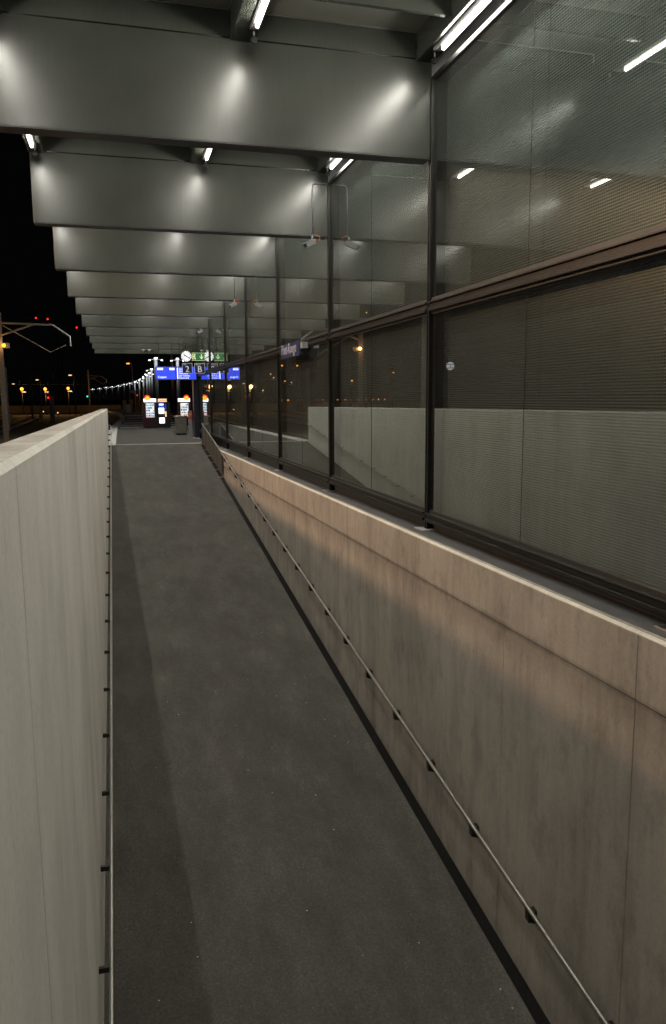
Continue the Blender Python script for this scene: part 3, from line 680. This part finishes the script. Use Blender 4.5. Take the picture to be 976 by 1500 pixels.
# ------------------------------------------------------------------ railway yard on the left
def track(x0, lab, bend):
    t = thing('railway_track', lab, 'railway track', (x0, 100, GZ), 'railway tracks in the yard')
    def cx(y): return x0 - (bend*max(0, y-60)**2)*0.0006
    pts = [-20+12*i for i in range(30)]
    for s in (-0.72, 0.72):
        bm = bmesh.new(); prev = None
        for y in pts:
            r = [bm.verts.new((cx(y)+s+dx, y, GZ+dz)) for dx, dz in ((-0.05, 0.06), (0.05, 0.06), (0.035, 0.22), (-0.035, 0.22))]
            if prev:
                for k in range(4): bm.faces.new((prev[k], prev[(k+1) % 4], r[(k+1) % 4], r[k]))
            prev = r
        obj('rail', bm, 'rail', t)
    bm = bmesh.new(); y = 0
    while y < 200:
        c = cx(y); add_box(bm, c-1.25, c+1.25, y, y+0.25, GZ-0.02, GZ+0.06); y += 0.65
    o = obj('sleepers', bm, 'sleeper', t); o['kind'] = 'stuff'
track(-2.5, 'railway track nearest the platform', 0.55)
track(-6.9+2.3, 'second railway track left of the platform', 0.60) if False else None
track(-10.2, 'railway track beyond the catenary mast, second from the platform', 0.75)
track(-14.6, 'third railway track from the platform', 0.9)
track(-19.0, 'farthest railway track in the yard', 1.1)

def mast(x, y, h, lab, arm=None, lamp=None, m='rust'):
    t = thing('catenary_mast', lab, 'mast', (x, y, GZ), 'catenary masts')
    B('post', m, t, (x-0.13, x+0.13, y-0.12, y-0.10, GZ, GZ+h), (x-0.13, x+0.13, y+0.10, y+0.12, GZ, GZ+h), (x-0.012, x+0.012, y-0.10, y+0.10, GZ, GZ+h))
    if arm:
        xe, zt = arm
        T('arm', m, t, [(x-0.3, y, zt), (xe-0.9, y, zt-0.08)], [(x+0.05, y, zt-0.7), (x+1.9, y, zt-0.03)], r=0.06, n=6)
        T('registration_arm', m, t, [(x+0.2, y, zt-0.15), (x+2.65, y, zt-1.60), (xe-0.25, y, zt-1.18)], r=0.035, n=6)
        T('drop_bracket', 'galv', t, [(xe-0.9, y, zt-0.08), (xe, y, zt-0.72), (xe, y, zt-1.25)], r=0.05, n=6)
    if lamp:
        lx, lz = lamp
        f = B('floodlight', 'darkmetal', t, (lx-0.1, lx+0.28, y-0.02, y+0.22, lz-0.14, lz+0.14))
        bm = bmesh.new(); add_ball(bm, (lx+0.02, y-0.10, lz), 0.11, 10); obj('bulb', bm, 'sodium', f)
        pl = bpy.data.lights.new('mast_lamp', 'POINT'); pl.energy = 22; pl.color = (1.0, 0.55, 0.2); pl.shadow_soft_size = 0.1
        po = bpy.data.objects.new('mast_lamp', pl); COL.objects.link(po); po.parent = t; po.location = (lx-x, -0.45, lz-GZ)
    return t
mast(-6.11, 48, 7.6, 'near brown catenary mast with cantilever arm at the left edge', (-2.36, CZ+4.25), (-5.93, CZ+3.0))
mast(-9.3, 75, 5.6, 'plain grey mast behind the near catenary mast at the left edge', m='galv')
mast(-4.6, 150, 8.0, 'far thin catenary mast near the end of the parapet', (-1.5, 6.4))
mast(-11.6, 120, 8.0, 'far thin catenary mast left of the signal cabinet', (-8.5, 6.4))
mast(6.05, 88, 7.5, 'brown catenary mast rising behind the coffee vending machine', (9.0, 5.6), (6.0, 5.0))  # lamp added to light this mast, unseen behind the departure boards
mast(-14.8, 80, 8.2, 'catenary mast outside the left edge, seen mirrored in the glass', (-11.5, 6.6))
mast(-9.2, 45, 7.6, 'nearest catenary mast outside the left edge, mirrored in the glass', None, m='galv')

def wire(pts, lab):
    tag(T('overhead_wire', 'darkmetal', None, pts, r=0.010, n=5), lab, 'wire', 'overhead wires')
wire([(-10.2, 0, 5.0), (-10.2, 60, 4.9), (-13, 120, 4.9), (-24, 220, 4.9)], 'overhead contact wire above the second track')
wire([(-30, 120, 6.6), (-11.6, 120, 6.5), (3, 121, 6.6), (20, 122, 6.5)], 'cross span wire over the yard, upper of two')
wire([(-30, 150, 4.9), (-4.6, 150, 4.8), (20, 150, 4.9)], 'cross span wire over the yard, lower of two')

def yard_lamp(x, y, z, lab, kind='hook', m='sodium2', r=0.20, grp='yard lamps'):
    t = thing('yard_lamp', lab, 'lamp post', (x, y, GZ), grp)
    if kind == 'hook':
        T('pole', 'rust', t, [(x+0.35, y, GZ), (x+0.35, y, z-0.25), (x+0.2, y, z), (x-0.2, y, z+0.05)], r=0.09, n=7)
        bm = bmesh.new(); add_box(bm, x-0.5, x, y-0.2, y+0.2, z-0.16, z+0.0, bev=0.04); obj('lamp', bm, m, t)
    else:
        T('pole', 'black', t, [(x, y+0.2, GZ), (x, y+0.2, z)], r=0.08, n=7)
        h = B('hood', 'lilac', t, (x-0.1, x+0.65, y-0.05, y+0.2, z-0.62, z-0.42))
        bm = bmesh.new(); add_ball(bm, (x, y-0.1, z), r, 10); obj('lamp', bm, m, t)
        if r > 0.25:
            pl = bpy.data.lights.new('yard_bulb', 'POINT'); pl.energy = 520; pl.color = (1.0, 0.55, 0.2); pl.shadow_soft_size = 0.3
            po = bpy.data.objects.new('yard_bulb', pl); COL.objects.link(po); po.parent = t; po.location = (0, -1.2, z-GZ+0.3)
yard_lamp(-16.0, 150, CZ+1.83, 'orange sodium lamp, leftmost of three on one level', 'ball', 'sodium', 0.30)
yard_lamp(-12.1, 150, CZ+1.81, 'orange sodium lamp, middle one of three on one level', 'ball', 'sodium', 0.28)
yard_lamp(-8.2, 150, CZ+1.92, 'orange sodium lamp, rightmost of three on one level', 'ball', 'sodium', 0.26)
yard_lamp(-22.9, 200, CZ+3.7, 'dim hooked lamp post at far left of the yard')
yard_lamp(-14.9, 170, CZ+3.96, 'hooked lamp post between the first two orange lamps')
yard_lamp(-6.98, 140, CZ+4.05, 'hooked lamp post above the rightmost orange lamp')
yard_lamp(2.35, 130, CZ+5.6, 'tall orange lamp post behind the curving row of platform lamps', 'hook', 'sodium')
# lamps outside the left edge, mirrored in the glass
for i, (x, y, z) in enumerate([(-29.7, 200, 6.0), (-25, 150, 6.1), (-22, 150, 6.1), (-34.7, 200, 3.9), (-33, 200, 4.2), (-30.5, 200, 5.1), (-10.3, 60, 6.55), (-30, 130, 2.8), (-41, 140, 4.5), (-24, 180, 1.7)]):
    yard_lamp(x, y, CZ+z, 'sodium lamp outside the left edge mirrored in the lower glass, %s of the scattered ones' % ORD[i], 'ball', 'sodium' if i % 3 else 'sodium2', 0.16 if y > 100 else 0.06, 'mirrored sodium lamps')
for i in range(16):
    x = -32-1.9*i+random.uniform(-0.6, 0.6); y = 200
    t = thing('street_marker', 'tiny amber or red roadside light mirrored low in the glass, %s of a row' % (ORD[i] if i < 14 else ('fifteenth', 'sixteenth')[i-14]), 'marker light', (x, y, GZ), 'mirrored roadside lights')
    T('post', 'rust', t, [(x, y, GZ), (x, y, CZ-0.75)], r=0.05, n=6)
    bm = bmesh.new(); add_ball(bm, (x, y, CZ-0.62), random.uniform(0.10, 0.2), 8); obj('light', bm, random.choice(['red', 'tail', 'tail', 'sodium']), t)
# round clock mirrored in the glass
t = thing('platform_clock', 'round white clock on a pole outside the left edge, mirrored in the glass', 'clock', (-10.9, 45, GZ))
qx, qy, qz = -10.9, 45.0, CZ+1.85
T('pole', 'darkmetal', t, [(qx, qy+0.1, GZ), (qx, qy+0.1, qz)], r=0.05)
bm = bmesh.new(); add_disc(bm, (qx, qy, qz), 0.25, 0.06, 'Y', 20); dl = obj('dial', bm, 'clockface', t)
B('bars', 'black', dl, (qx-0.27, qx+0.27, qy-0.05, qy-0.035, qz+0.08, qz+0.12), (qx-0.27, qx+0.27, qy-0.05, qy-0.035, qz-0.14, qz-0.10), (qx-0.02, qx+0.02, qy-0.05, qy-0.035, qz-0.09, qz+0.07))

# the big sodium flood light that warms the right wall
fx, fy, fz = -11.0, 21.0, CZ+6.2
t = thing('flood_light', 'sodium flood light mast among the tracks outside the left edge', 'flood light', (fx, fy, GZ))
T('pole', 'black', t, [(fx-0.2, fy, GZ), (fx-0.2, fy, fz+0.3)], r=0.12)
B('housing', 'darkmetal', t, (fx-0.42, fx-0.14, fy-0.35, fy+0.35, fz-0.2, fz+0.25), bev=0.02)
B('lens', 'sodium', t, (fx-0.138, fx-0.12, fy-0.3, fy+0.3, fz-0.15, fz+0.15))
ld = bpy.data.lights.new('flood_lamp', 'SPOT'); ld.spot_size = rad(150); ld.spot_blend = 0.4; ld.energy = SODIUM; ld.color = (1.0, 0.60, 0.34); ld.shadow_soft_size = 0.4
lo = bpy.data.objects.new('flood_lamp', ld); COL.objects.link(lo); lo.parent = t; lo.location = (0.12, 0, fz-GZ); lo.rotation_euler = Vector((15, -4, -6)).to_track_quat('-Z', 'Y').to_euler()

# signals and small yard furniture
sg = thing('signal_cabinet', 'pale lilac signal cabinet with thin mast and red light in the yard', 'railway signal', (-7.7, 104.4, GZ))
B('cabinet', 'lilac', sg, (-7.95, -7.5, 104.3, 104.8, GZ, GZ+3.2), bev=0.02)
T('mast', 'lilac', sg, [(-7.98, 104.5, GZ), (-7.98, 104.5, GZ+5.1)], r=0.06, n=6)
bm = bmesh.new(); add_ball(bm, (-8.12, 104.2, GZ+3.0), 0.13, 10); obj('red_light', bm, 'red', sg)
yp = thing('marker_post', 'short yellow marker post standing between the tracks', 'post', (-8.9, 102, GZ))
B('shaft', 'yellow', yp, (-9.05, -8.75, 101.9, 102.1, GZ, GZ+1.05), bev=0.02); B('cap', 'white', yp, (-9.06, -8.74, 101.89, 102.11, GZ+1.051, GZ+1.10))
for lab, x, y, z, r, mm in (('white dwarf signal light at the far left of the yard', -22.6, 190, CZ-1.6, 0.22, 'lampwhite'), ('tiny white dwarf signal beside the yellow post', -12.2, 145, CZ-2.1, 0.10, 'sodium2'), ('tiny white dwarf signal right of the lilac cabinet', -8.9, 131, CZ-2.1, 0.10, 'sodium2')):
    d = thing('dwarf_signal', lab, 'railway signal', (x, y, GZ)); T('post', 'darkmetal', d, [(x, y+0.1, GZ), (x, y+0.1, z)], r=0.06, n=6)
    bm = bmesh.new(); add_ball(bm, (x, y-0.1, z), r, 8); obj('light', bm, mm, d)
gs = thing('green_signal', 'distant railway signal with two small green lights', 'railway signal', (-5.7, 180, GZ))
T('mast', 'darkmetal', gs, [(-5.7, 180.1, GZ), (-5.7, 180.1, CZ+1.2)], r=0.08, n=6)
for dx, dz in ((-0.25, 0.55), (0.2, 0.8)):
    bm = bmesh.new(); add_ball(bm, (-5.7+dx, 179.9, CZ+dz), 0.15, 8); obj('green_light', bm, 'green', gs)
dsg = thing('disc_signal', 'distant pair of pale round discs on a bar', 'railway signal', (-3.75, 200, GZ))
T('frame', 'galv', dsg, [(-3.75, 200, GZ), (-3.75, 200, CZ+0.5)], [(-4.7, 200, CZ+0.5), (-2.4, 200, CZ+0.4)], r=0.07, n=6)
for dx in (-0.85, 0.85):
    bm = bmesh.new(); add_disc(bm, (-3.75+dx, 199.9, CZ+0.57), 0.24, 0.06, 'Y', 12); obj('disc', bm, 'lilac', dsg)
rs = thing('round_sign', 'distant pale round sign on a bar with small red light', 'sign', (2.6, 120, 0))
T('frame', 'galv', rs, [(3.05, 120, 0), (3.05, 120, CZ+1.4)], [(2.4, 120, CZ+1.0), (3.05, 120, CZ+1.0)], [(3.05, 120, CZ+1.3), (4.2, 120, CZ+1.3)], r=0.05, n=6)
bm = bmesh.new(); add_disc(bm, (2.38, 119.9, CZ+1.02), 0.22, 0.05, 'Y', 14); obj('disc', bm, 'lilac', rs)
bm = bmesh.new(); add_ball(bm, (3.05, 119.9, CZ+0.5), 0.10, 8); obj('red_light', bm, 'red', rs)
# far boundary wall of the yard
fwl = thing('boundary_wall', 'long low beige boundary wall across the far side of the yard', 'wall', (-30, 172, GZ))
for i in range(14):
    xa = -62+4.5*i
    B('panel', 'farwall', fwl, (xa+0.02, xa+4.48, 172+0.0*i, 172.3, GZ, GZ+1.55), bev=0.02)
# fence boards and boxes at the far end of the platform
for i in range(6):
    xa = 1.2+i*1.15; 
    tag(B('fence_board', 'brownpanel', None, (xa, xa+0.7, 150+i*0.6, 150.2+i*0.6, 0, 1.9+0.2*(i % 2)), bev=0.02), 'brown upright fence board at the far platform end, %s from the left' % ORD[i], 'fence board', 'brown boards at the far platform end')
for lab, x, y, wd, h in (('pale equipment box at the far platform end, left of two', 1.0, 132, 1.2, 1.3), ('pale equipment box at the far platform end, right of two', 3.6, 118, 1.1, 1.2)):
    e = thing('equipment_box', lab, 'box', (x, y, 0)); B('body', 'white', e, (x, x+wd, y, y+0.6, 0, h), bev=0.03); B('lid', 'galv', e, (x-0.03, x+wd+0.03, y-0.03, y+0.63, h+0.001, h+0.06))
# tower crane with red obstruction lights far beyond the yard
cr = thing('tower_crane', 'dark distant tower crane carrying three red obstruction lights', 'crane', (-25, 400, GZ))
bm = bmesh.new()
for dx, dy in ((-1, -1), (1, -1), (1, 1), (-1, 1)): add_tube(bm, [(-25+dx, 400+dy, GZ), (-25+dx, 400+dy, CZ+36)], 0.12, 5)
for i in range(12):
    z = GZ+3*i; add_tube(bm, [(-26, 399, z), (-24, 399, z+3)], 0.08, 4); add_tube(bm, [(-26, 401, z+3), (-24, 401, z)], 0.08, 4)
obj('mast', bm, 'black', cr)
J = lambda x: CZ+37.6-0.205*(x+32)
T('jib', 'black', cr, [(-40, 400, J(-40)), (-16, 400, J(-16))], [(-40, 400, J(-40)+0.4), (-25, 400, J(-25)+3), (-16, 400, J(-16)+0.3)], r=0.2, n=5)
for x, z in ((-34.44, CZ+37.8), (-29.3, CZ+37.4), (-16.47, CZ+33.7)):
    bm = bmesh.new(); add_ball(bm, (x, 399.5, z), 0.45, 8); obj('red_light', bm, 'red', cr)
    T('lamp_stem', 'black', cr, [(x, 400, z), (x, 400, J(x))], r=0.1, n=4)
